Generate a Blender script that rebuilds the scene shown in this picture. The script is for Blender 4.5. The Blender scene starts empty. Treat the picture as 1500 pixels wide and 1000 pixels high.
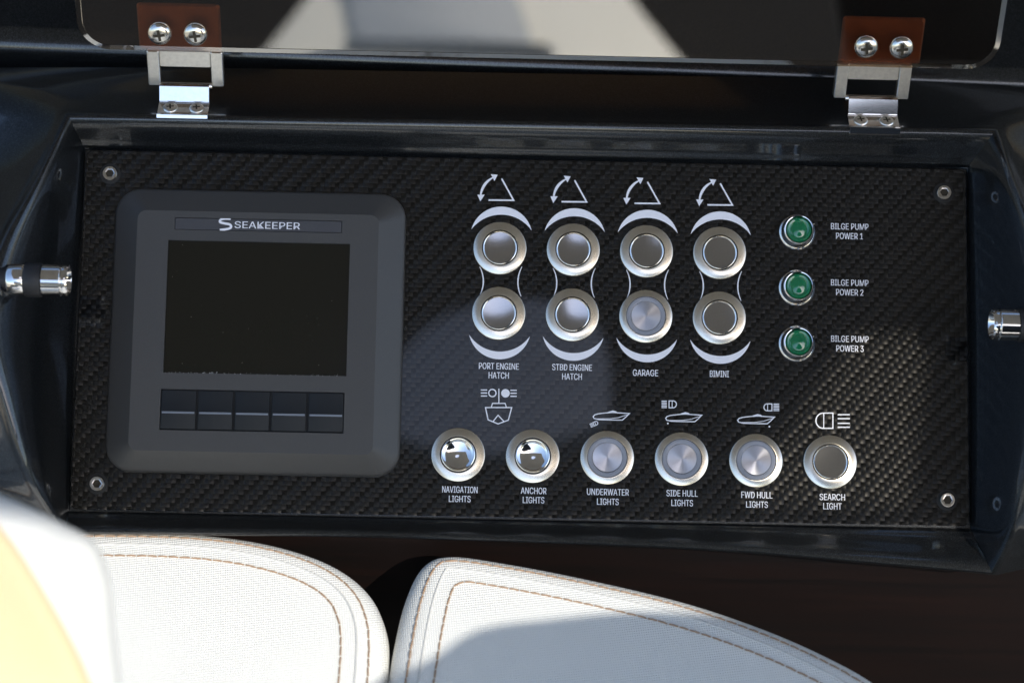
import bpy, bmesh, math, random
from mathutils import Matrix, Vector
random.seed(7)
SC = bpy.context.scene
COL = SC.collection
R = math.radians

# ---------------------------------------------------------------- frames
# Everything is laid out in millimetres in the frame of the switch panel
# (x right, y up the panel, z out of it); the panel leans back 45 degrees.
RW = Matrix.Rotation(R(45), 4, 'X')
CAM_R = Matrix(((0.99963052, 0.01806043, 0.02031382),
                (-0.0206156, 0.99082537, 0.13356679),
                (-0.01771518, -0.13393623, 0.9908316)))      # panel -> camera
CAM_T = Vector((4.0, 0.0, -900.0))
CAM_C = -(CAM_R.transposed() @ CAM_T)

def W(v):
    return RW @ (Vector(v) * 0.001)

def ray(px, py):
    return CAM_R.transposed() @ Vector(((px - 750) / 3200, -(py - 500) / 3200, -1))

def pp(px, py, z=0.0):
    d = ray(px, py); t = (z - CAM_C.z) / d.z
    return CAM_C + d * t

def ppl(px, py, p0, n):
    d = ray(px, py); n = Vector(n); t = (Vector(p0) - CAM_C).dot(n) / d.dot(n)
    return CAM_C + d * t

# ---------------------------------------------------------------- camera
cam_data = bpy.data.cameras.new('camera')
cam = bpy.data.objects.new('camera', cam_data); COL.objects.link(cam)
cam_data.sensor_width = 36; cam_data.lens = 76.8
cam_data.clip_start = 0.01; cam_data.clip_end = 200
m = CAM_R.transposed().to_4x4(); m.translation = CAM_C * 0.001
cam.matrix_world = RW @ m
cam_data.dof.use_dof = True
cam_data.dof.focus_distance = 0.895
cam_data.dof.aperture_fstop = 6.3
SC.camera = cam

# ---------------------------------------------------------------- light
SUN = Vector((0.45, -0.05, 1.0)).normalized()                 # towards the sun, panel frame
SUNW = (RW.to_3x3() @ SUN).normalized()
world = bpy.data.worlds.new('World'); SC.world = world; world.use_nodes = True
nt = world.node_tree; nt.nodes.clear()
sky = nt.nodes.new('ShaderNodeTexSky'); sky.sky_type = 'NISHITA'; sky.sun_disc = False
sky.sun_elevation = math.asin(SUNW.z)
sky.sun_rotation = math.atan2(SUNW.x, SUNW.y)
bg = nt.nodes.new('ShaderNodeBackground'); bg.inputs[1].default_value = 0.15
wo = nt.nodes.new('ShaderNodeOutputWorld')
nt.links.new(sky.outputs[0], bg.inputs[0]); nt.links.new(bg.outputs[0], wo.inputs[0])
sl = bpy.data.lights.new('sun', 'SUN'); sl.energy = 2.15; sl.angle = R(0.45); sl.color = (1, .945, .85)
so = bpy.data.objects.new('sun', sl); COL.objects.link(so)
so.rotation_euler = SUNW.to_track_quat('Z', 'Y').to_euler()
so.location = SUNW * 5
SC.view_settings.view_transform = 'Standard'; SC.view_settings.look = 'None'
SC.view_settings.exposure = 1.1; SC.view_settings.gamma = 1
SC.view_settings.use_curve_mapping = False
SC.render.engine = 'CYCLES'
SC.cycles.use_denoising = True
SC.cycles.max_bounces = 10; SC.cycles.transparent_max_bounces = 16
SC.cycles.sample_clamp_indirect = 6

# ---------------------------------------------------------------- materials
class N:
    """small node-graph helper"""
    def __init__(s, name):
        s.m = bpy.data.materials.new(name); s.m.use_nodes = True
        s.t = s.m.node_tree; s.t.nodes.clear()
        s.out = s.t.nodes.new('ShaderNodeOutputMaterial')
    def n(s, kind, **kw):
        x = s.t.nodes.new(kind)
        for k, v in kw.items(): setattr(x, k, v)
        return x
    def l(s, a, b): s.t.links.new(a, b)
    def put(s, sock, v):
        if isinstance(v, bpy.types.NodeSocket): s.l(v, sock)
        elif v is not None: sock.default_value = v
    def math(s, op, a, b=None, c=None):
        x = s.n('ShaderNodeMath', operation=op)
        for i, v in enumerate((a, b, c)): s.put(x.inputs[i], v)
        return x.outputs[0]
    def vmath(s, op, a, b=None):
        x = s.n('ShaderNodeVectorMath', operation=op)
        s.put(x.inputs[0], a); s.put(x.inputs[1], b)
        return x.outputs[0]
    def obj(s): return s.n('ShaderNodeTexCoord').outputs['Object']
    def noise(s, scale, detail=3, rough=.5, vec=None, out=0):
        x = s.n('ShaderNodeTexNoise'); x.inputs['Scale'].default_value = scale
        x.inputs['Detail'].default_value = detail; x.inputs['Roughness'].default_value = rough
        s.l(vec if vec is not None else s.obj(), x.inputs['Vector']); return x.outputs[out]
    def ramp(s, fac, stops):
        x = s.n('ShaderNodeValToRGB'); e = x.color_ramp.elements
        while len(e) < len(stops): e.new(.5)
        for i, (p, c) in enumerate(stops):
            e[i].position = p; e[i].color = (c, c, c, 1) if isinstance(c, (int, float)) else (*c, 1)
        s.l(fac, x.inputs[0]); return x.outputs[0]
    def mix(s, fac, a, b):
        x = s.n('ShaderNodeMix', data_type='RGBA')
        s.put(x.inputs[0], fac); s.put(x.inputs[6], a); s.put(x.inputs[7], b); return x.outputs[2]
    def bump(s, h, strength, dist, normal=None):
        x = s.n('ShaderNodeBump'); x.inputs['Strength'].default_value = strength
        x.inputs['Distance'].default_value = dist; s.l(h, x.inputs['Height'])
        if normal is not None: s.l(normal, x.inputs['Normal'])
        return x.outputs[0]
    def bsdf(s, **kw):
        b = s.n('ShaderNodeBsdfPrincipled')
        for k, v in kw.items():
            k = k.replace('_', ' ')
            if isinstance(v, tuple) and len(v) == 3: v = (*v, 1)
            s.put(b.inputs[k], v)
        s.l(b.outputs[0], s.out.inputs[0]); return b

M = {}
def simple(name, col, rough=.5, metal=0., coat=0., noise=0.0, nscale=900, bump=0.0, spec=.5, coat_rough=.03):
    g = N(name); c = (*col, 1)
    if noise:
        f = g.noise(nscale, 4)
        c = g.mix(f, (*[max(0, x * (1 - noise)) for x in col], 1), (*[x * (1 + noise) for x in col], 1))
    b = g.bsdf(Base_Color=c, Metallic=metal, Roughness=rough, Coat_Weight=coat, Coat_Roughness=coat_rough)
    b.inputs['Specular IOR Level'].default_value = spec
    if bump: g.l(g.bump(g.noise(nscale, 3), bump, .0002), b.inputs['Normal'])
    M[name] = g.m; return g.m

def mat_carbon():
    g = N('carbon_weave'); xyz = g.n('ShaderNodeSeparateXYZ'); g.l(g.obj(), xyz.inputs[0])
    wob = g.noise(60, 2)
    tow = 0.00197
    u = g.math('ADD', g.math('DIVIDE', xyz.outputs[0], tow), g.math('MULTIPLY', g.math('SUBTRACT', wob, .5), .5))
    v = g.math('ADD', g.math('DIVIDE', xyz.outputs[1], tow), g.math('MULTIPLY', g.math('SUBTRACT', g.noise(47, 2), .5), .5))
    fu, fv = g.math('FLOOR', u), g.math('FLOOR', v)
    ru, rv = g.math('SUBTRACT', u, fu), g.math('SUBTRACT', v, fv)
    k = g.math('FLOORED_MODULO', g.math('SUBTRACT', fu, fv), 4.0)
    warp = g.math('LESS_THAN', k, 1.5)
    s = g.math('SUBTRACT', g.math('ADD', rv, g.math('LESS_THAN', k, .5)), 1.0)
    t = g.math('SUBTRACT', g.math('ADD', ru, g.math('GREATER_THAN', k, 2.5)), 1.0)
    a, c = .37, .26
    rnd = g.n('ShaderNodeTexWhiteNoise', noise_dimensions='2D')
    cell = g.n('ShaderNodeCombineXYZ'); g.l(fu, cell.inputs[0]); g.l(fv, cell.inputs[1]); g.l(cell.outputs[0], rnd.inputs['Vector'])
    jit = g.math('MULTIPLY', g.math('SUBTRACT', rnd.outputs[0], .5), .10)
    def lerp(f, p, q):
        x = g.n('ShaderNodeMix', data_type='FLOAT'); g.put(x.inputs[0], f); g.put(x.inputs[2], p); g.put(x.inputs[3], q); return x.outputs[0]
    nx = lerp(warp, g.math('MULTIPLY', t, a), g.math('MULTIPLY', g.math('SUBTRACT', ru, .5), c))
    ny = lerp(warp, g.math('MULTIPLY', g.math('SUBTRACT', rv, .5), c), g.math('MULTIPLY', s, a))
    comb = g.n('ShaderNodeCombineXYZ'); g.l(g.math('ADD', nx, jit), comb.inputs[0]); g.l(ny, comb.inputs[1]); comb.inputs[2].default_value = 1
    tr = g.n('ShaderNodeVectorTransform', vector_type='NORMAL', convert_from='OBJECT', convert_to='WORLD'); g.l(comb.outputs[0], tr.inputs[0])
    nrm = g.vmath('NORMALIZE', tr.outputs[0])
    fib = g.n('ShaderNodeMapping'); g.l(g.obj(), fib.inputs[0]); fib.inputs['Scale'].default_value = (1, .06, 1)
    col = g.mix(warp, (.0185, .0178, .0172, 1), (.0066, .0064, .0062, 1))
    col = g.mix(g.math('MULTIPLY', g.noise(9000, 2, .5, fib.outputs[0]), .5), col, (.006, .006, .006, 1))
    smear = g.noise(14, 4, .6)
    b = g.bsdf(Base_Color=col, Metallic=.85, Roughness=.36, Coat_Weight=1.0, Coat_IOR=1.42)
    g.l(g.ramp(smear, [(.35, .012), (.75, .07)]), b.inputs['Coat Roughness'])
    g.l(nrm, b.inputs['Normal'])
    M['carbon'] = g.m
mat_carbon()

def mat_paint(name, base, flake):
    g = N(name)
    v = g.n('ShaderNodeTexVoronoi'); v.inputs['Scale'].default_value = 5200; g.l(g.obj(), v.inputs['Vector'])
    sep = g.n('ShaderNodeSeparateColor'); g.l(v.outputs['Color'], sep.inputs[0])
    col = g.mix(g.ramp(sep.outputs[0], [(.62, 0.), (1., 1.)]), (*base, 1), (*flake, 1))
    b = g.bsdf(Base_Color=col, Metallic=.6, Roughness=.30, Coat_Weight=1.0, Coat_Roughness=.04, Coat_IOR=1.52)
    vn = g.n('ShaderNodeNormalMap')
    g.l(g.bump(sep.outputs[1], .10, .0002), b.inputs['Normal'])
    g.l(g.ramp(g.noise(25, 4, .6), [(.35, .04), (.85, .10)]), b.inputs['Coat Roughness'])
    M[name] = g.m
mat_paint('black_paint', (.0065, .0078, .0095), (.058, .066, .074))

def mat_brushed(name, col, rough, aniso, scale=1.0, dirt=.25):
    g = N(name)
    tan = g.n('ShaderNodeTangent', direction_type='RADIAL', axis='Z')
    xyz = g.n('ShaderNodeSeparateXYZ'); g.l(g.obj(), xyz.inputs[0])
    rad = g.math('SQRT', g.math('ADD', g.math('MULTIPLY', xyz.outputs[0], xyz.outputs[0]), g.math('MULTIPLY', xyz.outputs[1], xyz.outputs[1])))
    cx = g.n('ShaderNodeCombineXYZ'); g.l(rad, cx.inputs[0])
    lines = g.noise(14000, 2, .5, cx.outputs[0])
    c = g.mix(g.math('MULTIPLY', lines, dirt), (*col, 1), (*[x * .55 for x in col], 1))
    c = g.mix(g.ramp(g.noise(700, 4, .7), [(.55, 0.), (.8, .35)]), c, (*[x * .6 for x in col], 1))
    b = g.bsdf(Base_Color=c, Metallic=1.0, Roughness=rough, Anisotropic=aniso)
    g.l(tan.outputs[0], b.inputs['Tangent'])
    M[name] = g.m
mat_brushed('brushed_steel', (.80, .74, .63), .24, .85)
mat_brushed('brushed_cap', (.74, .74, .80), .28, .88)
simple('polished_steel', (.72, .71, .70), .07, 1.0, noise=.12, nscale=500)
simple('satin_steel', (.78, .75, .69), .30, 1.0, noise=.18, nscale=700)
simple('cap_mirror', (.50, .49, .49), .10, 1.0, noise=.10, nscale=1500)
simple('leaf_metal', (.34, .17, .12), .30, .5, noise=.35, nscale=120)
simple('screw_steel', (.62, .60, .56), .20, 1.0, noise=.2, nscale=900)
simple('recess_dark', (.006, .006, .006), .6)
simple('slot_dark', (.05, .042, .03), .5, .6)
simple('rubber', (.014, .014, .016), .55)
simple('sole_dark', (.020, .019, .018), .95, spec=.05)
simple('print_white', (.80, .80, .86), .55, noise=.05, nscale=2500)
simple('light_ring', (.26, .27, .31), .30, spec=.5)
simple('plastic_grey', (.051, .0495, .0485), .46, noise=.18, nscale=2600, bump=.25)
simple('plastic_key', (.013, .015, .018), .6, noise=.15, nscale=1800, spec=.3)
simple('key_highlight', (.16, .18, .22), .35)  # pale strip painting the highlight along each key ridge
simple('badge_plastic', (.050, .050, .056), .42, noise=.2, nscale=2500, bump=.3)

def mat_screen():
    g = N('screen_glass')
    sp = g.ramp(g.noise(900, 2, .5), [(.74, 0.), (.78, 1.)])
    col = g.mix(sp, (.006, .006, .004, 1), (.06, .06, .05, 1))
    g.bsdf(Base_Color=col, Roughness=.10, Coat_Weight=.3)
    M['screen'] = g.m
mat_screen()
simple('dust', (.62, .62, .62), .9)

def mat_lens():
    g = N('green_lens')
    b = g.bsdf(Base_Color=(.004, .16, .065), Roughness=.10, Coat_Weight=1.0, Coat_Roughness=.02, Subsurface_Weight=.25)
    b.inputs['Subsurface Radius'].default_value = (.0005, .003, .001)
    M['green_lens'] = g.m
mat_lens()

def mat_acrylic():
    g = N('smoked_acrylic')
    tr = g.n('ShaderNodeBsdfTransparent'); tr.inputs[0].default_value = (.80, .66, .52, 1)
    gl = g.n('ShaderNodeBsdfGlossy'); gl.inputs['Roughness'].default_value = .015; gl.inputs[0].default_value = (.95, .93, .88, 1)
    fr = g.n('ShaderNodeFresnel'); fr.inputs[0].default_value = 3.5
    mx = g.n('ShaderNodeMixShader'); bf = g.n('ShaderNodeNewGeometry').outputs['Backfacing']
    g.l(g.math('MULTIPLY', fr.outputs[0], g.math('SUBTRACT', 1.0, bf)), mx.inputs[0]); g.l(tr.outputs[0], mx.inputs[1]); g.l(gl.outputs[0], mx.inputs[2])
    g.l(mx.outputs[0], g.out.inputs[0]); M['acrylic'] = g.m
mat_acrylic()
def mat_pane():  # tint of an added roof pane that dims a shaped sun patch
    g = N('filter_pane'); tr = g.n('ShaderNodeBsdfTransparent'); tr.inputs[0].default_value = (.66, .65, .62, 1)
    g.l(tr.outputs[0], g.out.inputs[0]); M['filter_pane'] = g.m
mat_pane()

def mat_vinyl(name, col, scale=1.0):
    g = N(name)
    mp = g.n('ShaderNodeMapping'); g.l(g.obj(), mp.inputs[0]); mp.inputs['Rotation'].default_value = (0, 0, R(38))
    w = g.n('ShaderNodeSeparateXYZ'); g.l(mp.outputs[0], w.inputs[0])
    f = 2 * math.pi / (0.0013 * scale)
    a = g.math('SINE', g.math('MULTIPLY', w.outputs[0], f)); c = g.math('SINE', g.math('MULTIPLY', w.outputs[1], f))
    h = g.math('MULTIPLY', a, c)
    big = g.noise(28, 3, .5)
    cc = g.mix(big, (*[x * .95 for x in col], 1), (*col, 1))
    cc = g.mix(g.ramp(h, [(.0, .17), (.6, 0.)]), cc, (*[x * .72 for x in col], 1))
    b = g.bsdf(Base_Color=cc, Roughness=.5)
    g.l(g.bump(h, .5, .0003), b.inputs['Normal']); M[name] = g.m
mat_vinyl('white_vinyl', (.80, .80, .77))
mat_vinyl('cream_vinyl', (.84, .66, .40))
mat_vinyl('grey_vinyl', (.46, .48, .49))
simple('cream_pad', (.90, .84, .70), .6, noise=.05, nscale=8)
simple('thread_tan', (.30, .20, .13), .8)
simple('groove_grey', (.50, .50, .49), .8)

def mat_wood():
    g = N('mahogany')
    mp = g.n('ShaderNodeMapping'); g.l(g.obj(), mp.inputs[0]); mp.inputs['Scale'].default_value = (1.5, 40, 40)
    f = g.noise(6, 5, .6, mp.outputs[0])
    col = g.mix(g.ramp(f, [(.3, 0.), (.7, 1.)]), (.0013, .0006, .0005, 1), (.0075, .0024, .0015, 1))
    g.bsdf(Base_Color=col, Roughness=.45, Coat_Weight=.25, Coat_Roughness=.05); M['mahogany'] = g.m
mat_wood()
simple('gelcoat', (.62, .57, .47), .4, noise=.05, nscale=4)
simple('roof_lining', (.60, .585, .57), .8, noise=.06, nscale=5)
simple('teak', (.32, .22, .13), .7, noise=.3, nscale=20)

# ---------------------------------------------------------------- mesh helpers
class MB:
    def __init__(s): s.v = []; s.f = []
    def add(s, vs, fs):
        o = len(s.v); s.v += [Vector(x) for x in vs]; s.f += [tuple(i + o for i in f) for f in fs]
        return s
    def lathe(s, prof, n=72, c=(0, 0, 0), axis='z', cap0=False, cap1=False):
        vs = []; fs = []
        for r, z in prof:
            for i in range(n):
                a = 2 * math.pi * i / n; p = (r * math.cos(a), r * math.sin(a), z)
                if axis == 'x': p = (z, p[0], p[1])
                vs.append(Vector(p) + Vector(c))
        for j in range(len(prof) - 1):
            for i in range(n):
                k = (i + 1) % n
                fs.append((j * n + i, j * n + k, (j + 1) * n + k, (j + 1) * n + i))
        if cap0: fs.append(tuple(reversed(range(n))))
        if cap1: fs.append(tuple((len(prof) - 1) * n + i for i in range(n)))
        return s.add(vs, fs)
    def loops(s, loops, closed=True, cap0=False, cap1=False):
        n = len(loops[0]); vs = [p for l in loops for p in l]; fs = []
        for j in range(len(loops) - 1):
            for i in range(n if closed else n - 1):
                k = (i + 1) % n
                fs.append((j * n + i, j * n + k, (j + 1) * n + k, (j + 1) * n + i))
        if cap0: fs.append(tuple(reversed(range(n))))
        if cap1: fs.append(tuple((len(loops) - 1) * n + i for i in range(n)))
        return s.add(vs, fs)
    def box(s, x0, x1, y0, y1, z0, z1, mat=None, bev=0.0):
        b = min(bev, .49 * min(x1 - x0, y1 - y0, z1 - z0))
        if b <= 0:
            L = [[(x0, y0, z), (x1, y0, z), (x1, y1, z), (x0, y1, z)] for z in (z0, z1)]
        else:
            def rr(i, z): 
                return [(x0 + i + b, y0 + i, z), (x1 - i - b, y0 + i, z), (x1 - i, y0 + i + b, z), (x1 - i, y1 - i - b, z),
                        (x1 - i - b, y1 - i, z), (x0 + i + b, y1 - i, z), (x0 + i, y1 - i - b, z), (x0 + i, y0 + i + b, z)]
            L = [rr(b * .9, z0), rr(0, z0 + b), rr(0, z1 - b), rr(b * .9, z1)]
        if mat is not None: L = [[mat @ Vector(p) for p in l] for l in L]
        return s.loops(L, cap0=True, cap1=True)
    def ribbon(s, pts, w, z=.12, closed=False):
        """flat printed stroke through 2-D points, half-width per point allowed"""
        P = [Vector((p[0], p[1])) for p in pts]; n = len(P)
        ws = w if isinstance(w, (list, tuple)) else [w] * n
        a, b = [], []
        for i in range(n):
            p0 = P[i - 1] if (i > 0 or closed) else None; p1 = P[(i + 1) % n] if (i < n - 1 or closed) else None
            d0 = (P[i] - p0).normalized() if p0 is not None else None
            d1 = (p1 - P[i]).normalized() if p1 is not None else None
            if d0 is None: d0 = d1
            if d1 is None: d1 = d0
            n0 = Vector((-d0.y, d0.x)); n1 = Vector((-d1.y, d1.x)); mm = (n0 + n1)
            mm = mm.normalized() if mm.length > 1e-6 else n0
            k = 1 / max(.4, mm.dot(n0)); o = mm * (ws[i] * .5 * k)
            a.append((P[i].x - o.x, P[i].y - o.y, z)); b.append((P[i].x + o.x, P[i].y + o.y, z))
        fs = [(i, (i + 1) % n, n + (i + 1) % n, n + i) for i in range(n if closed else n - 1)]
        return s.add(a + b, fs)
    def poly(s, pts, z=.12):
        return s.add([(p[0], p[1], z) for p in pts], [tuple(range(len(pts)))])
    def tube(s, pts, r, n=8, caps=True):
        P = [Vector(p) for p in pts]; L = []
        for i, p in enumerate(P):
            d = (P[min(i + 1, len(P) - 1)] - P[max(i - 1, 0)]).normalized()
            u = d.cross(Vector((.13, .31, .94))).normalized(); v = d.cross(u)
            L.append([p + u * (r * math.cos(2 * math.pi * k / n)) + v * (r * math.sin(2 * math.pi * k / n)) for k in range(n)])
        return s.loops(L, cap0=caps, cap1=caps)
    def build(s, name, mat, parent=None, org=(0, 0, 0), smooth=38):
        o = Vector(org); me = bpy.data.meshes.new(name)
        me.from_pydata([(p - o) * .001 for p in s.v], [], s.f)
        bm = bmesh.new(); bm.from_mesh(me)
        bmesh.ops.recalc_face_normals(bm, faces=bm.faces); bm.to_mesh(me); bm.free()
        me.materials.append(mat if not isinstance(mat, str) else M[mat])
        if smooth:
            me.polygons.foreach_set('use_smooth', [True] * len(me.polygons))
            me.set_sharp_from_angle(angle=R(smooth))
        ob = bpy.data.objects.new(name, me); COL.objects.link(ob)
        if parent: ob.parent = parent
        else: ob.matrix_world = RW @ Matrix.Translation(o * .001)
        return ob

def flip_up(ob):
    """make every face of a flat printed mesh look out of the panel"""
    me = ob.data; bm = bmesh.new(); bm.from_mesh(me)
    for f in bm.faces:
        f.normal_update()
        if f.normal.z < 0: f.normal_flip()
    bm.to_mesh(me); bm.free()

def tag(o, label=None, cat=None, group=None, kind=None):
    for k, v in (('label', label), ('category', cat), ('group', group), ('kind', kind)):
        if v: o[k] = v
    return o

def thing(name, org, label, cat, group=None):
    o = bpy.data.objects.new(name, None); COL.objects.link(o); o.empty_display_size = .01
    o.matrix_world = RW @ Matrix.Translation(Vector(org) * .001)
    return tag(o, label, cat, group)

def copy_tree(o, parent=None):
    c = o.copy(); COL.objects.link(c)
    if parent: c.parent = parent
    for ch in list(o.children): copy_tree(ch, c)
    return c

def move(o, org): o.matrix_world = RW @ Matrix.Translation(Vector(org) * .001)

FONT = None
try:                                    # the grotesque shipped inside Blender itself
    FONT = bpy.data.fonts.load(bpy.utils.system_resource('DATAFILES') + '/fonts/Inter.woff2')
except Exception:
    FONT = None

def text_mesh(body, x0, x1, yb, cap, z, mat, name, parent, org, bold=.07, slope=0.0):
    """a word fitted between x0 and x1 (mm), base line yb, capital height cap"""
    cu = bpy.data.curves.new(name, 'FONT'); cu.body = body; cu.font = FONT or cu.font; cu.size = 1; cu.resolution_u = 6
    ob = bpy.data.objects.new(name, cu); COL.objects.link(ob)
    dg = bpy.context.evaluated_depsgraph_get(); me = bpy.data.meshes.new_from_object(ob.evaluated_get(dg))
    bpy.data.objects.remove(ob); 
    xs = [v.co.x for v in me.vertices]; ys = [v.co.y for v in me.vertices]
    mx, Mx, my, My = min(xs), max(xs), min(ys), max(ys)
    for v in me.vertices:
        x = x0 + (v.co.x - mx) / (Mx - mx) * (x1 - x0); y = yb + (v.co.y - my) / (My - my) * cap + slope * (x - x0)
        v.co = (Vector((x, y, z)) - Vector(org)) * .001
    bm = bmesh.new()
    for k, dx in enumerate((-bold, 0, bold)):
        n0 = len(bm.verts); bm.from_mesh(me); bm.verts.ensure_lookup_table()
        for v in bm.verts[n0:]: v.co.x += dx * .001; v.co.z += k * .000003
    bm.to_mesh(me); bm.free()
    me.materials.clear(); me.materials.append(M[mat])
    o = bpy.data.objects.new(name, me); COL.objects.link(o)
    if parent: o.parent = parent
    return o

def arc3(p, q, r, n=24):
    """circle arc from p through q to r (2-D)"""
    ax, ay, bx, by, cx, cy = *p[:2], *q[:2], *r[:2]
    d = 2 * (ax * (by - cy) + bx * (cy - ay) + cx * (ay - by))
    ux = ((ax**2 + ay**2) * (by - cy) + (bx**2 + by**2) * (cy - ay) + (cx**2 + cy**2) * (ay - by)) / d
    uy = ((ax**2 + ay**2) * (cx - bx) + (bx**2 + by**2) * (ax - cx) + (cx**2 + cy**2) * (bx - ax)) / d
    a0 = math.atan2(ay - uy, ax - ux); a1 = math.atan2(by - uy, bx - ux); a2 = math.atan2(cy - uy, cx - ux)
    rr = math.hypot(ax - ux, ay - uy); T = 2 * math.pi
    if (a1 - a0) % T < (a2 - a0) % T: sw = (a2 - a0) % T
    else: sw = -((a0 - a2) % T)
    return [(ux + rr * math.cos(a0 + sw * i / n), uy + rr * math.sin(a0 + sw * i / n)) for i in range(n + 1)]

def catmull(P, sub=8, closed=False):
    P = [Vector(p) for p in P]; n = len(P); out = []
    for i in range(n if closed else n - 1):
        g = lambda k: P[k % n] if closed else P[max(0, min(n - 1, k))]
        a, b, c, d = g(i - 1), g(i), g(i + 1), g(i + 2)
        for j in range(sub):
            t = j / sub
            out.append(.5 * ((2 * b) + (c - a) * t + (2 * a - 5 * b + 4 * c - d) * t * t + (3 * b - a - 3 * c + d) * t ** 3))
    if not closed: out.append(P[-1])
    return out

def rrect(x0, x1, y0, y1, r, z, n=8):
    L = []
    for cx, cy, a in ((x1 - r, y1 - r, 0), (x0 + r, y1 - r, 90), (x0 + r, y0 + r, 180), (x1 - r, y0 + r, 270)):
        for i in range(n + 1):
            t = R(a + 90 * i / n); L.append((cx + r * math.cos(t), cy + r * math.sin(t), z))
    return L

# ---------------------------------------------------------------- dashboard moulding
PX0, PX1, PY0, PY1 = -182.3, 184.6, -72.3, 76.5      # carbon plate
def line(pts, n):
    """resample a 3-D polyline to n+1 points evenly"""
    P = [Vector(p) for p in pts]; d = [0]
    for a, b in zip(P, P[1:]): d.append(d[-1] + (b - a).length)
    out = []
    for i in range(n + 1):
        t = d[-1] * i / n
        for j in range(len(P) - 1):
            if t <= d[j + 1] + 1e-9:
                f = (t - d[j]) / max(1e-9, d[j + 1] - d[j]); out.append(P[j].lerp(P[j + 1], f)); break
    return out
g0 = .8
inner = {
 'top': [(PX0 - g0, PY1 + g0, -1), (PX1 + g0, PY1 + g0, -1)],
 'right': [(PX1 + g0, PY1 + g0, -1), (PX1 + g0, PY0 - g0, -1)],
 'bottom': [(PX1 + g0, PY0 - g0, -1), (PX0 - g0, PY0 - g0, -1)],
 'left': [(PX0 - g0, PY0 - g0, -1), (PX0 - g0, PY1 + g0, -1)]}
cTL, cTR = pp(101, 171, 11), pp(1456, 194, 11)
cBR, cBL = pp(1452, 838, 15), pp(96, 778, 10)
ridge = {
 'top': [cTL, cTR],
 'right': catmull([cTR, pp(1482, 262, 30), pp(1512, 345, 42), pp(1530, 480, 50), pp(1518, 640, 44), pp(1492, 755, 34), cBR], 6),
 'bottom': catmull([cBR, pp(1300, 824, 13), pp(1030, 802, 12), pp(600, 785, 11), pp(300, 780, 10), cBL], 6),
 'left': catmull([cBL, pp(46, 700, 34), pp(8, 590, 44), pp(-22, 480, 50), pp(0, 370, 42), pp(52, 270, 30), cTL], 6)}
NS = 26
SH = [(0, -1.0), (.03, -.9), (.06, -.3), (.10, .02), (.19, .10), (.33, .28), (.48, .50), (.60, .67), (.70, .80), (.78, .885), (.86, .945), (.93, .985), (1, 1)]
# outside the ridge: (distance out, height) in mm, per side
OUT = {'top': [(.8, -.2), (1.8, -1.0), (2.8, -2.4), (5, -5.2), (9, -9.5), (16, -17), (30, -32)],
       'left': [(.8, -.2), (1.8, -1.0), (3, -2.4), (6, -5), (16, -11), (40, -26), (120, -60)],
       'right': [(.8, -.2), (1.8, -1.0), (3, -2.4), (6, -5), (16, -11), (40, -26), (120, -60)],
       'bottom': [(.5, -.5), (.9, -1.6), (.9, -3.2), (.2, -6), (-2, -14), (-3, -22), (-4, -34)]}
OD = {'top': Vector((0, 1, 0)), 'left': Vector((-1, 0, 0)), 'right': Vector((1, 0, 0)), 'bottom': Vector((0, -1, 0))}
mb = MB()
for side in ('top', 'right', 'bottom', 'left'):
    A, B = line(inner[side], NS), line(ridge[side], NS)
    loops = []
    for t, zz in SH:
        L = []
        for a, b in zip(A, B):
            p = a.lerp(b, t); p.z = (zz * 2.0) if zz < 0 else zz * b.z
            if side == 'bottom': p.z = (zz * 2.0) if zz < 0 else b.z * (zz ** 1.25)
            L.append(p)
        loops.append(L)
    for j, (d, z) in enumerate(OUT[side]):
        L = []
        for i, b in enumerate(B):
            out = OD[side].copy()
            e = i / NS
            # mitre the corners so that neighbouring sides meet
            nx = {'top': ('left', 'right'), 'right': ('top', 'bottom'), 'bottom': ('right', 'left'), 'left': ('bottom', 'top')}[side]
            w0, w1 = max(0, 1 - e * 8), max(0, 1 - (1 - e) * 8)
            zd = z; o = out * d
            for w, s2 in ((w0, nx[0]), (w1, nx[1])):
                d2, z2 = OUT[s2][j]
                o = o + OD[s2] * (d2 * w)
                zd = zd * (1 - .5 * w) + z2 * .5 * w
            L.append(b + o + Vector((0, 0, zd)))
        loops.append(L)
    mb.loops(loops, closed=False)
# floor of the recess
mb.add([(PX0 - 3, PY0 - 3, -3.2), (PX1 + 3, PY0 - 3, -3.2), (PX1 + 3, PY1 + 3, -3.2), (PX0 - 3, PY1 + 3, -3.2)], [(0, 1, 2, 3)])
dash = mb.build('dashboard', 'black_paint', smooth=42); tag(dash, kind='structure')
bm = bmesh.new(); bm.from_mesh(dash.data); bmesh.ops.remove_doubles(bm, verts=bm.verts, dist=1e-5)
bmesh.ops.recalc_face_normals(bm, faces=bm.faces); bm.to_mesh(dash.data); bm.free()
dash.data.set_sharp_from_angle(angle=R(50))

# the step of the dashboard behind the hinge line
mb = MB()
yb = pp(700, 112, -30).y
prof = [(yb - 14, -62), (yb - 4, -48), (yb - 1.5, -36), (yb, -31), (yb + 1.4, -28.4), (yb + 3.4, -26.4), (yb + 7, -25.6), (yb + 14, -27.5), (yb + 40, -45), (yb + 70, -50), (yb + 90, -20), (yb + 120, 60), (yb + 140, 75), (yb + 400, 90)]
slope = 26 / 1355
mb.loops([[(x, y + (-x * .018), z) for x in (-900, -400, -150, 0, 150, 400, 900)] for y, z in prof], closed=False)
step = mb.build('dashboard_step', 'black_paint', smooth=60); tag(step, kind='structure')

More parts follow.
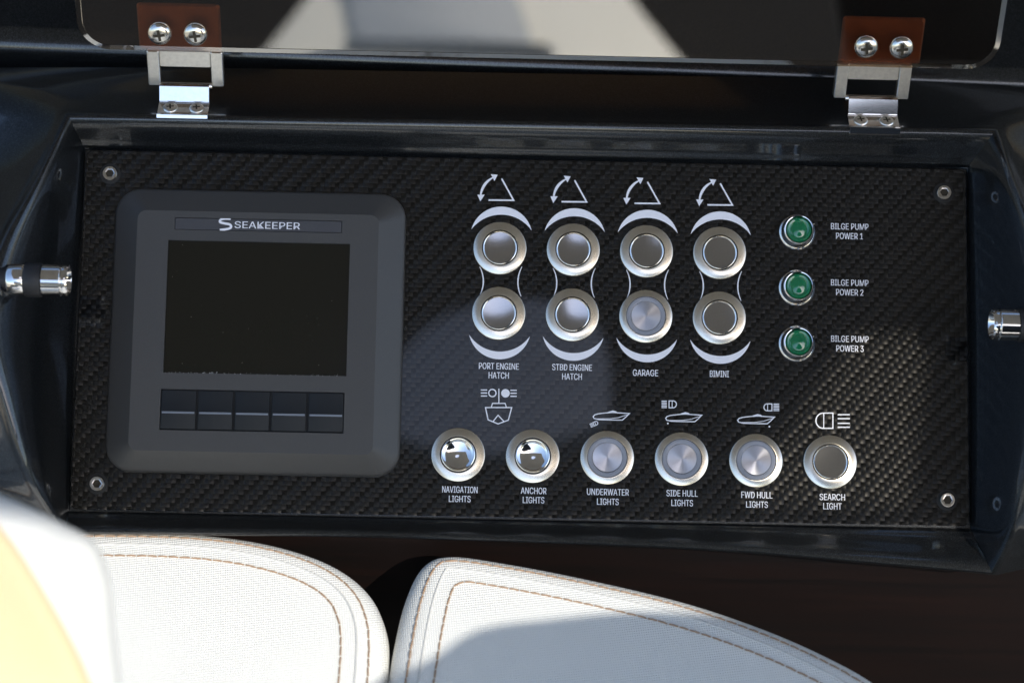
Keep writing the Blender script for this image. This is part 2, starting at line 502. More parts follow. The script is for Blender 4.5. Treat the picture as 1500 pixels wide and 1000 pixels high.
# varnished wood face under the ledge
mb = MB()
yw = pp(750, 800, 0).y
mb.loops([[(x, y, z) for x in (-900, -300, 0, 300, 900)] for y, z in [(yw + 7, -4), (yw + 3, -8), (yw - 60, -71), (yw - 400, -411)]], closed=False)
wf = mb.build('dashboard_front', 'mahogany', smooth=30); tag(wf, kind='structure')

# ---------------------------------------------------------------- control panel
cp = thing('control_panel', (0, 0, 0), 'glossy black carbon fibre switch panel printed with white lettering, set in the black dashboard recess', 'control panel')
mb = MB()
mb.loops([rrect(PX0, PX1, PY0, PY1, 3, -3), rrect(PX0, PX1, PY0, PY1, 3, -.35), rrect(PX0 + .35, PX1 - .35, PY0 + .35, PY1 - .35, 2.7, 0)], cap0=True, cap1=True)
mb.build('plate', 'carbon', cp, smooth=20)

def allen(px, py):
    c = pp(px, py, 1.2); c.z = 0
    mb = MB()
    hexp = lambda r, z: [(r * math.cos(R(60 * (i // 8)) ) , 0, z) for i in range(48)]
    def hexloop(r, z):
        out = []
        for i in range(48):
            a = 2 * math.pi * i / 48; k = (a % (math.pi / 3)) - math.pi / 6
            rr = r * math.cos(math.pi / 6) / math.cos(k); out.append((rr * math.cos(a), rr * math.sin(a), z))
        return out
    circ = lambda r, z: [(r * math.cos(2 * math.pi * i / 48), r * math.sin(2 * math.pi * i / 48), z) for i in range(48)]
    L = [circ(3.15, 0), circ(3.15, 1.3), circ(2.85, 1.75), circ(1.95, 1.8), hexloop(1.75, 1.7), hexloop(1.7, .7)]
    L = [[Vector(p) + c for p in l] for l in L]
    mb.loops(L); s = mb.build('screw', 'screw_steel', cp, smooth=35)
    mb = MB(); mb.add([Vector(p) + c for p in hexloop(1.72, .75)], [tuple(range(48))]); mb.build('socket', 'slot_dark', s, smooth=0)
    mb = MB(); mb.lathe([(4.3, .05), (3.2, .07)], 40, (c.x, c.y, 0)); mb.build('dark_ring', 'recess_dark', s)  # flat near-black ring on the plate round the screw head
for q in ((161, 254), (1383, 282), (142, 708), (1388, 732)): allen(*q)

ZP = .12
def word(body, xa, xb, yc, cap=9.4, bold=.042):
    a, b = pp(xa, yc), pp(xb, yc)
    sl = (pp(xb, yc + (xb - xa) * .0185) - a); slope = 0
    h = cap * .2812
    y = (pp((xa + xb) / 2, yc).y) - h / 2
    o = text_mesh(body, a.x, b.x, y, h, ZP, 'print_white', 'lettering', cp, (0, 0, 0), bold)
    return o
for w in (('PORT ENGINE', 701.6, 759.9, 536.2), ('HATCH', 715.9, 745.3, 549.6), ('STBD ENGINE', 808.9, 867, 537.9), ('HATCH', 823.5, 852.3, 551.4),
          ('GARAGE', 927.1, 963.9, 545.9), ('BIMINI', 1039.9, 1067.6, 547.4),
          ('BILGE PUMP', 1217.3, 1272, 332), ('POWER 1', 1224.7, 1264, 345.9), ('BILGE PUMP', 1217.3, 1272, 414.2), ('POWER 2', 1224.7, 1264.5, 428.2),
          ('BILGE PUMP', 1217.5, 1272.3, 496.4), ('POWER 3', 1225, 1265, 510.4),
          ('NAVIGATION', 647.9, 699.4, 716.7), ('LIGHTS', 657.6, 689.3, 730.3), ('ANCHOR', 763, 800.4, 718.4), ('LIGHTS', 765.9, 797.2, 732),
          ('UNDERWATER', 859.8, 921, 720.3), ('LIGHTS', 874.6, 906.2, 734.4), ('SIDE HULL', 976.3, 1021.8, 722.1), ('LIGHTS', 983.5, 1015, 736.2),
          ('FWD HULL', 1086, 1131.3, 724.6), ('LIGHTS', 1093, 1124.6, 738.5), ('SEARCH', 1200.6, 1237.7, 727.6), ('LIGHT', 1206, 1232.7, 741)):
    word(*w)

UPX, UPY = [], []
PIT = 30.3717; BX = -9.7175; BY1, BY2 = 38.5995, 11.3786
CX0, CPIT, CY = -25.1887, 30.4834, -47.2565
LX, LY, LPIT = 113.9481, 48.7648, 23.495
def crop(ox, oy, sc): return lambda x, y: tuple(pp(ox + x / sc, oy + y / sc)[:2])
k4 = crop(680, 240, 6.25); k5 = crop(680, 400, 4.545); k2 = crop(500, 330, 3.0)
PXM = .2812
for i in range(4):
    dx = i * PIT
    sh = lambda P: [(p[0] + dx, p[1] + .012 * i * 0) for p in P]
    mb = MB()
    A = arc3(k4(150, 300), k4(182, 200), k4(262, 128), 16)
    mb.ribbon(sh(A), [1.9 * PXM + 2.0 * PXM * math.sin(math.pi * j / 16) for j in range(17)], ZP)
    mb.poly(sh([k4(306, 102), k4(243, 96), k4(277, 158)]), ZP + .02)
    mb.poly(sh([k4(147, 345), k4(187, 284), k4(120, 284)]), ZP + .02)
    mb.ribbon(sh([k4(343, 137), k4(452, 335), k4(222, 333)]), 2.3 * PXM, ZP)
    flip_up(mb.build('hatch_symbol', 'print_white', cp, smooth=0))
    mb = MB()
    o, q = arc3(k4(66, 600), k4(340, 393), k4(617, 611), 32), arc3(k4(66, 600), k4(340, 466), k4(617, 611), 32)
    o, q = sh(o), sh(q); n = len(o)
    mb.add([(*p, ZP) for p in o] + [(*p, ZP) for p in q], [(j, j + 1, n + j + 1, n + j) for j in range(n - 1)])
    flip_up(mb.build('crescent_mark', 'print_white', cp, smooth=0))
    mb = MB()
    o, q = arc3(k5(33, 410), k5(237, 573), k5(437, 420), 32), arc3(k5(33, 410), k5(237, 522), k5(437, 420), 32)
    o, q = sh(o), sh(q)
    mb.add([(*p, ZP) for p in o] + [(*p, ZP) for p in q], [(j, j + 1, n + j + 1, n + j) for j in range(n - 1)])
    flip_up(mb.build('crescent_mark', 'print_white', cp, smooth=0))
    for P in (((608, 182), (624, 245), (606, 312)), ((794, 182), (776, 245), (790, 312))):
        mb = MB(); mb.ribbon(sh(arc3(*[k2(*p) for p in P], 16)), [(.9 + 1.0 * math.sin(math.pi * j / 16)) * PXM for j in range(17)], ZP)
        flip_up(mb.build('bracket_mark', 'print_white', cp, smooth=0))

def circ2(c, r, n=32): return [(c[0] + r * math.cos(2 * math.pi * i / n), c[1] + r * math.sin(2 * math.pi * i / n)) for i in range(n)]
# bow view symbol of the navigation and anchor lights
k6 = crop(620, 560, 5.265); s6 = PXM / 5.265; mb = MB()
for y in (58, 81, 104): mb.ribbon([k6(444, y), k6(493, y)], 9 * s6, ZP)
for y in (60, 83, 106): mb.ribbon([k6(672, y), k6(721, y)], 9 * s6, ZP)
mb.ribbon(circ2(k6(533, 81), 28 * s6), 9 * s6, ZP, True)
mb.poly(circ2(k6(634, 83), 33 * s6), ZP)
mb.ribbon([k6(583, 48), k6(583, 160)], 8 * s6, ZP)
mb.ribbon([k6(525, 190), k6(534, 161), k6(631, 161), k6(641, 190)], 8 * s6, ZP + .01)
mb.ribbon([k6(480, 193), k6(682, 193), k6(656, 290), k6(577, 319), k6(500, 287)], 8.5 * s6, ZP, True)
mb.ribbon([k6(537, 302), k6(577, 252), k6(622, 300)], 8 * s6, ZP + .01)
flip_up(mb.build('bow_symbol', 'print_white', cp, smooth=0))

def boat(mb, k, s):
    hull = [(160, 222), (172, 208), (200, 199), (260, 192), (320, 188), (380, 192), (455, 197), (428, 224), (398, 250), (300, 249), (205, 246), (168, 237)]
    mb.ribbon([k(*p) for p in hull], 8 * s, ZP, True)
    mb.poly([k(*p) for p in [(262, 193), (290, 181), (320, 172), (345, 178), (362, 190)]][::1], ZP + .01)
    mb.ribbon([k(*p) for p in [(192, 240), (300, 239), (370, 229), (440, 206)]], 5 * s, ZP + .02)
def lamp(mb, k, x0, x1, y0, y1, lx0, lx1, s, rows=5, rnd='right', w=8):
    """lamp outline with a rounded end plus its beam lines"""
    h = (y1 - y0) / 2; cy = (y0 + y1) / 2
    if rnd == 'right':
        P = [(x0, y0), (x0, y1)] + [(x1 - h * .95 + h * .95 * math.sin(R(a)), cy + h * math.cos(R(a))) for a in range(0, 181, 15)]
    else:
        P = [(x1, y0), (x1, y1)] + [(x0 + h * .95 - h * .95 * math.sin(R(a)), cy + h * math.cos(R(a))) for a in range(0, 181, 15)]
    mb.ribbon([k(*p) for p in P], w * s, ZP, True)
    xm = x0 + (x1 - x0) * (.42 if rnd == 'right' else .46)
    mb.ribbon([k(xm, y0), k(xm, y1)], w * .8 * s, ZP + .01)
    for i in range(rows):
        y = y0 + (y1 - y0) * (i + .15) / (rows - .7); mb.ribbon([k(lx0, y), k(lx1, y)], w * .95 * s, ZP)
k7 = crop(840, 570, 5.556); s7 = PXM / 5.556
mb = MB(); boat(mb, k7, s7)
ca, sa = math.cos(R(-24)), math.sin(R(-24))
kr = lambda x, y: k7(166 + (x * ca - y * sa), 283 + (x * sa + y * ca))
lamp(mb, kr, -2, 34, -15, 15, -32, -8, s7, 4, 'right', 6)
flip_up(mb.build('underwater_lamp_symbol', 'print_white', cp, smooth=0))
mb = MB(); boat(mb, lambda x, y: k7(x + 590, y + 13), s7); lamp(mb, k7, 778, 838, 94, 150, 717, 760, s7, 5, 'right'); mb.poly(circ2(k7(768, 277), 7 * s7, 12))
flip_up(mb.build('side_lamp_symbol', 'print_white', cp, smooth=0))
k8 = crop(1050, 570, 5.265); s8 = PXM / 5.265
mb = MB(); boat(mb, lambda x, y: k8((x - 160) * .965 + 160, (y - 222) * .96 + 238), s8); lamp(mb, k8, 363, 425, 112, 165, 437, 481, s8, 5, 'left'); mb.poly(circ2(k8(405, 287), 7 * s8, 12))
flip_up(mb.build('forward_lamp_symbol', 'print_white', cp, smooth=0))
mb = MB(); lamp(mb, k8, 764, 895, 183, 300, 0, 0, s8, 0, 'left', 9)
for y in (195, 226, 262, 292): mb.ribbon([k8(932, y), k8(1026, y)], 9 * s8, ZP)
flip_up(mb.build('searchlight_symbol', 'print_white', cp, smooth=0))

# ---------------------------------------------------------------- push buttons
def plain_button(mirror=False):
    t = thing('push_button', (0, 0, 0), '', 'button', 'round steel push buttons on the carbon panel')
    mb = MB(); mb.lathe([(11.0, 0), (11.0, 1.15), (10.92, 1.3), (10.75, 1.38), (7.75, 2.1), (7.5, 2.1), (7.42, 1.9), (7.40, .6)], 96); mb.build('bezel', 'brushed_steel', t)
    mb = MB(); mb.lathe([(7.45, .6), (6.0, .6)], 64); mb.build('gap', 'recess_dark', t)
    mb = MB()
    if mirror: mb.lathe([(7.12, .6), (7.12, 1.9), (6.95, 2.2), (6.6, 2.35), (6.2, 2.2), (5.7, 1.75), (5.3, 1.55)], 72)
    else: mb.lathe([(7.12, .6), (7.12, 2.0), (6.95, 2.25), (6.75, 2.32), (6.55, 2.22), (6.4, 2.05)], 72)
    c = mb.build('cap_rim', 'polished_steel', t)
    mb = MB()
    if mirror: mb.lathe([(5.3, 1.55), (4.2, 1.18), (2.8, .86), (1.4, .69), (.05, .64)], 72, cap1=True); mb.build('cap_face', 'polished_steel', t)
    else: mb.lathe([(6.4, 2.05), (4.5, 1.97), (2, 1.91), (.05, 1.90)], 72, cap1=True); mb.build('cap_face', 'cap_mirror', t)
    return t
def lit_button():
    t = thing('push_button', (0, 0, 0), '', 'button', 'round steel push buttons on the carbon panel')
    mb = MB(); mb.lathe([(11.0, 0), (11.0, 1.15), (10.92, 1.3), (10.75, 1.38), (8.6, 2.15), (8.3, 2.15), (8.2, 1.9), (8.2, .6)], 96); mb.build('bezel', 'brushed_steel', t)
    mb = MB(); mb.lathe([(8.1, .6), (8.1, 1.7), (7.9, 1.95), (6.4, 2.0), (6.2, 1.9), (6.15, 1.4)], 72); mb.build('light_ring', 'light_ring', t)
    mb = MB(); mb.lathe([(6.1, 1.3), (6.1, 2.05), (5.95, 2.2), (3, 2.26), (.05, 2.30)], 72, cap1=True); mb.build('cap_face', 'brushed_cap', t)
    return t
protoA, protoM, protoL = plain_button(), plain_button(True), lit_button()
used = set()
def put(proto, x, y, label):
    o = proto if proto.name not in used else copy_tree(proto)
    used.add(proto.name); move(o, (x, y, 0)); o['label'] = label
    for ch in o.children:
        ch.rotation_euler.z = random.uniform(-.12, .12)
    return o
names = ['PORT ENGINE HATCH', 'STBD ENGINE HATCH', 'GARAGE', 'BIMINI']
for i, nm in enumerate(names):
    put(protoA, BX + i * PIT, BY1, 'plain steel push button, upper of the pair above the words %s' % nm)
for i, nm in enumerate(names):
    if i == 2: put(protoL, BX + i * PIT, BY2, 'grey ringed steel push button with spun centre, directly above the word GARAGE')
    else: put(protoA, BX + i * PIT, BY2, 'plain steel push button, lower of the pair above the words %s' % nm)
for i, (pr, nm) in enumerate(((protoM, 'NAVIGATION LIGHTS'), (protoM, 'ANCHOR LIGHTS'), (protoL, 'UNDERWATER LIGHTS'), (protoL, 'SIDE HULL LIGHTS'), (protoL, 'FWD HULL LIGHTS'), (protoA, 'SEARCH LIGHT'))):
    look = {id(protoM): 'mirror polished centre', id(protoL): 'spun metal centre and grey ring', id(protoA): 'plain grey centre'}[id(pr)]
    put(pr, CX0 + i * CPIT, CY, 'steel push button with %s above the words %s' % (look, nm))

# ---------------------------------------------------------------- indicator lights
def indicator():
    t = thing('indicator_light', (0, 0, 0), '', 'indicator light', 'green indicator lights in chrome holders')
    mb = MB(); mb.lathe([(7.6, 0), (7.6, .6), (7.3, 1.0), (6.9, 1.2), (6.6, 3.2), (6.35, 5.2), (6.1, 5.8), (5.8, 6.0), (5.55, 5.9), (5.35, 5.2), (5.3, 2)], 72); mb.build('bezel', 'polished_steel', t)
    mb = MB(); mb.lathe([(5.3, 4.6), (5.1, 5.4), (4.6, 5.9), (3.9, 5.7), (3.4, 5.2), (2.6, 5.3), (1.4, 5.9), (.05, 6.1)], 64, cap1=True); mb.build('lens', 'green_lens', t)
    mb = MB(); mb.box(6.0, 7.0, -.25, .25, 4.9, 5.5, Matrix.Rotation(R(22), 4, 'Z'), .08); mb.build('tab', 'polished_steel', t)
    return t
ind = indicator()
for i in range(3):
    o = ind if i == 0 else copy_tree(ind)
    c = pp(1169 - .5 * min(i, 1), (338, 420, 502)[i], 3.0); move(o, (c.x, c.y, 0))
    o['label'] = 'green domed indicator light in a chrome holder beside the words BILGE PUMP POWER %d' % (i + 1)

# ---------------------------------------------------------------- display unit
fz = 11.0
fx0 = (pp(203, 305, fz).x + pp(187, 655, fz).x) / 2; fx1 = (pp(555, 318, fz).x + pp(546, 668, fz).x) / 2
fy1 = (pp(203, 305, fz).y + pp(555, 318, fz).y) / 2; fy0 = (pp(187, 657, fz).y + pp(546, 668, fz).y) / 2
ox0 = pp(163, 480, 3).x; ox1 = pp(590, 490, 3).x; oy1 = pp(381, 281, 3).y; oy0 = pp(370, 694, 3).y
D = ((fx0 + fx1) / 2, (fy0 + fy1) / 2, 0)
du = thing('display_unit', D, 'square dark grey display with black screen above a row of five keys', 'display')
sx0 = (pp(246, 351, fz).x + pp(239, 546, fz).x) / 2; sx1 = (pp(513, 358, fz).x + pp(507, 550, fz).x) / 2
sy1 = pp(380, 354, fz).y; sy0 = pp(372, 548, fz).y
kx0 = (pp(236, 568, fz).x + pp(233, 630, fz).x) / 2; kx1 = (pp(506, 576, fz).x + pp(502, 636, fz).x) / 2
ky1 = pp(370, 572, fz).y; ky0 = pp(368, 632, fz).y
bx0 = pp(256, 325, fz).x; bx1 = pp(501, 334, fz).x; by1 = pp(379, 321, fz).y; by0 = pp(379, 339, fz).y
mb = MB()
def blend(t, z, r):
    a = rrect(ox0 + (fx0 - ox0) * t, ox1 + (fx1 - ox1) * t, oy0 + (fy0 - oy0) * t, oy1 + (fy1 - oy1) * t, r, z); return a
mb.loops([blend(-.01, .1, 10.5), blend(0, 3.4, 10.4), blend(.02, 4.1, 10.2), blend(.06, 4.6, 10), blend(.12, 5.1, 9.6), blend(.9, fz - .75, 4.4), blend(.96, fz - .25, 4), blend(1, fz, 3.6)], cap0=True)
# face with openings for screen, keys and badge: a grid of quads with holes
def face_grid(mb, outer, holes, z):
    xs = sorted({outer[0], outer[1], *[h[0] for h in holes], *[h[1] for h in holes]}); ys = sorted({outer[2], outer[3], *[h[2] for h in holes], *[h[3] for h in holes]})
    for i in range(len(xs) - 1):
        for j in range(len(ys) - 1):
            cx, cy = (xs[i] + xs[i + 1]) / 2, (ys[j] + ys[j + 1]) / 2
            if any(h[0] < cx < h[1] and h[2] < cy < h[3] for h in holes): continue
            mb.add([(xs[i], ys[j], z), (xs[i + 1], ys[j], z), (xs[i + 1], ys[j + 1], z), (xs[i], ys[j + 1], z)], [(0, 1, 2, 3)])
inset = 2.0
holes = [(sx0, sx1, sy0, sy1), (kx0, kx1, ky0, ky1), (bx0, bx1, by0, by1)]
face_grid(mb, (fx0 + inset, fx1 - inset, fy0 + inset, fy1 - inset), holes, fz)
# rim between the rounded outline and the inner grid rectangle
n8 = 8; rl = rrect(fx0, fx1, fy0, fy1, 3.6, fz)
cor = [(fx1 - inset, fy1 - inset, fz), (fx0 + inset, fy1 - inset, fz), (fx0 + inset, fy0 + inset, fz), (fx1 - inset, fy0 + inset, fz)]
for q in range(4):
    seg = rl[q * 9:(q + 1) * 9]
    mb.add(seg + [cor[q]], [(i, i + 1, 9) for i in range(8)])
    nxt = rl[((q + 1) * 9) % 36]; mb.add([seg[-1], nxt, cor[(q + 1) % 4], cor[q]], [(0, 1, 2, 3)])
for (a, b, c, d), dep in zip(holes, (2.0, 2.6, .45)):
    mb.loops([[(a, c, z), (b, c, z), (b, d, z), (a, d, z)] for z in (fz, fz - dep)])
bmm = mb.build('body', 'plastic_grey', du, D, smooth=25)
bm = bmesh.new(); bm.from_mesh(bmm.data); bmesh.ops.remove_doubles(bm, verts=bm.verts, dist=2e-5); bmesh.ops.recalc_face_normals(bm, faces=bm.faces); bm.to_mesh(bmm.data); bm.free()
bmm.data.set_sharp_from_angle(angle=R(25))
mb = MB(); mb.box(sx0, sx1, sy0, sy1, fz - 3, fz - 1.5); scr = mb.build('screen', 'screen', du, D, smooth=0)
mb = MB()
for i in range(80):
    x = random.uniform(sx0 + .5, sx1 - .5); r = random.uniform(.04, .16); y = sy0 + abs(random.gauss(0, .28)); 
    mb.lathe([(r, fz - 1.49), (r * .6, fz - 1.42)], 7, (x, y, 0), cap1=True)
for i in range(9):
    x = sx0 + (sx1 - sx0) * .255 + random.gauss(0, 1.4); r = random.uniform(.15, .34); mb.lathe([(r, fz - 1.49), (r * .6, fz - 1.36)], 7, (x, sy0 + random.uniform(.1, .8), 0), cap1=True)
for i in range(20):
    x = random.uniform(sx0 + 1, sx1 - 1); y = random.uniform(sy0 + 1, sy1 - 1); r = random.uniform(.04, .12); mb.lathe([(r, fz - 1.49), (r * .6, fz - 1.42)], 7, (x, y, 0), cap1=True)
mb.build('dust', 'dust', scr, D, smooth=0)
mb = MB(); mb.box(kx0 + .05, kx1 - .05, ky0 + .05, ky1 - .05, fz - 2.58, fz - 1.2); mb.build('key_bed', 'plastic_key', du, D, smooth=0)
kw = (kx1 - kx0) / 5; ym = ky0 + (ky1 - ky0) * .43
for i in range(5):
    a, b = kx0 + i * kw + (.25 if i == 0 else .45), kx0 + (i + 1) * kw - (.25 if i == 4 else .45); mb = MB()
    P = [(ky1 - .3, fz - 1.2), (ky1 - .5, fz - .35), (ky1 - 1.6, fz - .2), (ym + .75, fz + .10), (ym + .42, fz + .28), (ym - .42, fz + .22), (ym - .75, fz + .06), (ky0 + 1.0, fz - .02), (ky0 + .5, fz - .3), (ky0 + .3, fz - 1.2)]
    L = [[(x, y, z - dz) for y, z in P] for x, dz in ((a, .8), (a + .12, .15), (a + .4, 0), (b - .4, 0), (b - .12, .15), (b, .8))]
    mb.loops(L, closed=False, ); mb.f.append(tuple(range(10))); mb.f.append(tuple(range(50, 60)))
    ky = mb.build('key', 'plastic_key', du, D, smooth=50)
    mb = MB(); mb.add([(a + .5, ym + .38, fz + .30), (b - .5, ym + .38, fz + .30), (b - .5, ym - .38, fz + .25), (a + .5, ym - .38, fz + .25)], [(0, 1, 2, 3)]); mb.build('key_highlight', 'key_highlight', ky, D, smooth=0)
mb = MB(); mb.box(bx0 + .2, bx1 - .2, by0 + .2, by1 - .2, fz - .44, fz - .08, None, .1); bd = mb.build('badge', 'badge_plastic', du, D, smooth=20)
text_z = fz - .02
a, b = pp(343.7, 330, fz), pp(439.3, 331, fz)
text_mesh('SEAKEEPER', a.x, b.x, pp(390, 335.2, fz).y, 10.4 * .2775, text_z, 'print_white', 'lettering', bd, D, .03)
mb = MB(); kb = crop(220, 300, 4.6875)
kb = lambda x, y: tuple(pp(220 + x / 4.6875, 300 + y / 4.6875, fz)[:2])
S_ = catmull([(*kb(*p), 0) for p in ((552, 96), (520, 95), (492, 99), (479, 110), (484, 121), (512, 128), (543, 134), (555, 146), (549, 160), (520, 168), (478, 173))], 6)
mb.ribbon([(p.x, p.y) for p in S_], .98, text_z)
flip_up(mb.build('emblem', 'print_white', bd, D, smooth=0))

# ---------------------------------------------------------------- acrylic lid
LEAN = R(40)
lb = pp(760, 88, 14)                                     # middle of the lid's lower edge
LU = Vector((1, 0, 0)); LV = Vector((0, math.cos(LEAN), math.sin(LEAN))); LN = Vector((0, -math.sin(LEAN), math.cos(LEAN)))
LM = Matrix(((LU.x, LV.x, LN.x, lb.x), (LU.y, LV.y, LN.y, lb.y), (LU.z, LV.z, LN.z, lb.z), (0, 0, 0, 1)))
def lid_uv(px, py, w=0.0):
    p = ppl(px, py, lb + LN * w, LN) - lb; return p.dot(LU), p.dot(LV)
lx0 = lid_uv(112, 38)[0]; lx1 = lid_uv(1462, 96)[0]
lid = thing('acrylic_lid', lb, 'smoked brown acrylic lid standing open on two steel hinges above the switch panel', 'lid')
LH = 178
def lidloop(i, w): return [LM @ Vector(p) for p in rrect(lx0 + i, lx1 - i, i, LH - i, 13 - i, w)]
mb = MB(); mb.loops([lidloop(0.2, -5), lidloop(0, -4.6), lidloop(0, -.9), lidloop(.35, -.45), lidloop(2.3, -.30), lidloop(2.65, 0)], cap0=True, cap1=True)
mb.build('pane', 'acrylic', lid, lb, smooth=15)

# ---------------------------------------------------------------- hinges
def phillips(mb, sl, c, r, h, Mx, depth=.8):
    """domed head with a cross recess"""
    n = 48; prof = [(r, 0), (r, h * .25), (r * .93, h * .55), (r * .75, h * .82), (r * .5, h * .95), (r * .25, h), (.02, h * 1.01)]
    vs = []; t = MB(); t.lathe(prof, n)
    mb.add([Mx @ (Vector(v) + Vector(c)) for v in t.v], t.f)
    cs = MB()
    for a in (0, 90):
        m2 = Matrix.Translation(c) @ Matrix.Rotation(R(a + 8), 4, 'Z')
        cs.box(-r * .5, r * .5, -r * .115, r * .115, h * .80, h * 1.06 + .01 * (a > 0), m2)
    sl.add([Mx @ v for v in cs.v], cs.f)
def make_hinge():
    """built about the middle of the lid edge crossing, copied to both places"""
    h = thing('hinge', (0, 0, 0), '', 'hinge', 'polished steel hinges of the acrylic lid')
    Lr = Matrix(((1, 0, 0, 0), (0, LV.y, LN.y, 0), (0, LV.z, LN.z, 0), (0, 0, 0, 1)))   # lid axes through the origin
    mb = MB()                                              # leaf behind the pane
    mb.box(-17, 17, .8, 21.5, -7.6, -5.2, Lr, .9); mb.build('lid_leaf', 'leaf_metal', h, smooth=30)
    for sx in (-7.3, 7.3):
        mb, sl = MB(), MB(); phillips(mb, sl, (sx, 10.8, .05), 4.8, 2.2, Lr)
        s = mb.build('screw', 'screw_steel', h, smooth=40); sl.build('cross_recess', 'slot_dark', s, smooth=0)
    mb = MB()                                              # cheek plates and bridge under the pane
    for s in (-1, 1):
        a, b = (10.6, 15.6) if s > 0 else (-15.6, -10.6)
        mb.box(a, b, -15.5, .1, -6.4, -2.2, Lr, .35)
    mb.box(-10.55, 10.55, -7.2, .1, -6.2, -2.9, Lr, .3)
    mb.build('clevis', 'satin_steel', h, smooth=30)
    mb = MB(); mb.lathe([(1.6, -10.9), (1.6, 10.9)], 24, (0, -10.2, -11.4), 'x', True, True); mb.build('pin', 'polished_steel', h, smooth=30)
    # base: knuckle block with a bright sloping top, then a foot with two countersunk screws
    mb = MB()
    P = [(-10.4, -17), (-10.4, -7.2), (-11.0, -6.0), (-12.2, -5.3), (-17.9, -7.2), (-18.3, -7.7), (-18.5, -17)]
    mb.loops([[(x, y, z) for y, z in P] for x in (-10.2, -9.9, 9.9, 10.2)], cap0=True, cap1=True)
    mb.build('knuckle', 'polished_steel', h, smooth=30)
    mb = MB()
    P = [(-18.6, -11.5), (-18.6, -7.6), (-24.0, -3.6), (-24.4, -2.6), (-25.0, -1.9), (-27.4, -2.8), (-27.8, -3.4), (-27.8, -11.5)]
    mb.loops([[(x, y, z) for y, z in P] for x in (-10.4, -10.1, 10.1, 10.4)], cap0=True, cap1=True)
    mb.build('foot', 'polished_steel', h, smooth=25)
    th = -math.atan2(4.0, 5.4)
    Mf = Matrix.Translation((0, -21.3, -5.6)) @ Matrix.Rotation(th, 4, 'X')
    for sx in (-5.4, 5.4):
        mb, sl = MB(), MB(); phillips(mb, sl, (sx, 0, .02), 3.0, .9, Mf)
        s = mb.build('screw', 'satin_steel', h, smooth=40); sl.build('cross_recess', 'slot_dark', s, smooth=0)
    return h
hinge = make_hinge()
def hpos(px, py): return ppl(px, py, lb, LN)
move(hinge, hpos(269, 80)); hinge['label'] = 'polished steel hinge at the left end of the acrylic lid, brown tinted leaf without glare'
def shift_screws(h, dx):
    for c in h.children:
        if c.name.startswith('lid_') or (c.name.startswith('screw') and c.data.vertices[0].co.y > 0): c.location = (dx * .001, -.0013, -.0011)
h2 = copy_tree(hinge); move(h2, hpos(1283, 99)); h2['label'] = 'polished steel hinge at the right end of the acrylic lid, pale glare beside its screws'; shift_screws(hinge, -2.0); shift_screws(h2, 2.2)

# ---------------------------------------------------------------- rods in the recess
def rod(c, s, label):
    t = thing('stop_rod', c, label, 'rod', 'steel tipped rods of the recess walls')
    x = lambda v: v * s
    mb = MB(); mb.lathe([(3.6, x(-5)), (4.6, x(-1.2)), (5.3, x(0)), (6.0, x(.1)), (6.3, x(-.6)), (6.3, x(-2.2)), (5.9, x(-2.6)), (6.3, x(-3.0)), (6.3, x(-10)), (5.9, x(-10.4)), (4.6, x(-10.6))], 48, c, 'x', cap0=True); mb.build('tip', 'polished_steel', t, c)
    mb = MB(); mb.lathe([(4.6, x(-10)), (6.6, x(-10.5)), (6.8, x(-11.3)), (6.8, x(-16.2)), (6.5, x(-17)), (4.6, x(-17.2))], 48, c, 'x'); mb.build('rubber_band', 'rubber', t, c)
    mb = MB(); mb.lathe([(4.5, x(-17)), (6.0, x(-17.1)), (6.2, x(-17.5)), (6.2, x(-23)), (5.8, x(-23.6)), (4.6, x(-23.8))], 48, c, 'x'); mb.build('collar', 'polished_steel', t, c)
    mb = MB(); mb.lathe([(4.6, x(-23.5)), (5.0, x(-24)), (5.0, x(-27)), (4.4, x(-27.2))], 48, c, 'x'); mb.build('seal', 'rubber', t, c)
    mb = MB(); mb.lathe([(4.9, x(-27)), (4.9, x(-32))], 48, c, 'x'); mb.build('shaft', 'polished_steel', t, c)
    return t
rod(pp(101, 411, 40), 1, 'steel rod with black rubber band, reaching from the left recess wall towards the display')
rod(pp(1452, 475, 40), -1, 'steel tipped dark rod reaching in from the right recess wall')

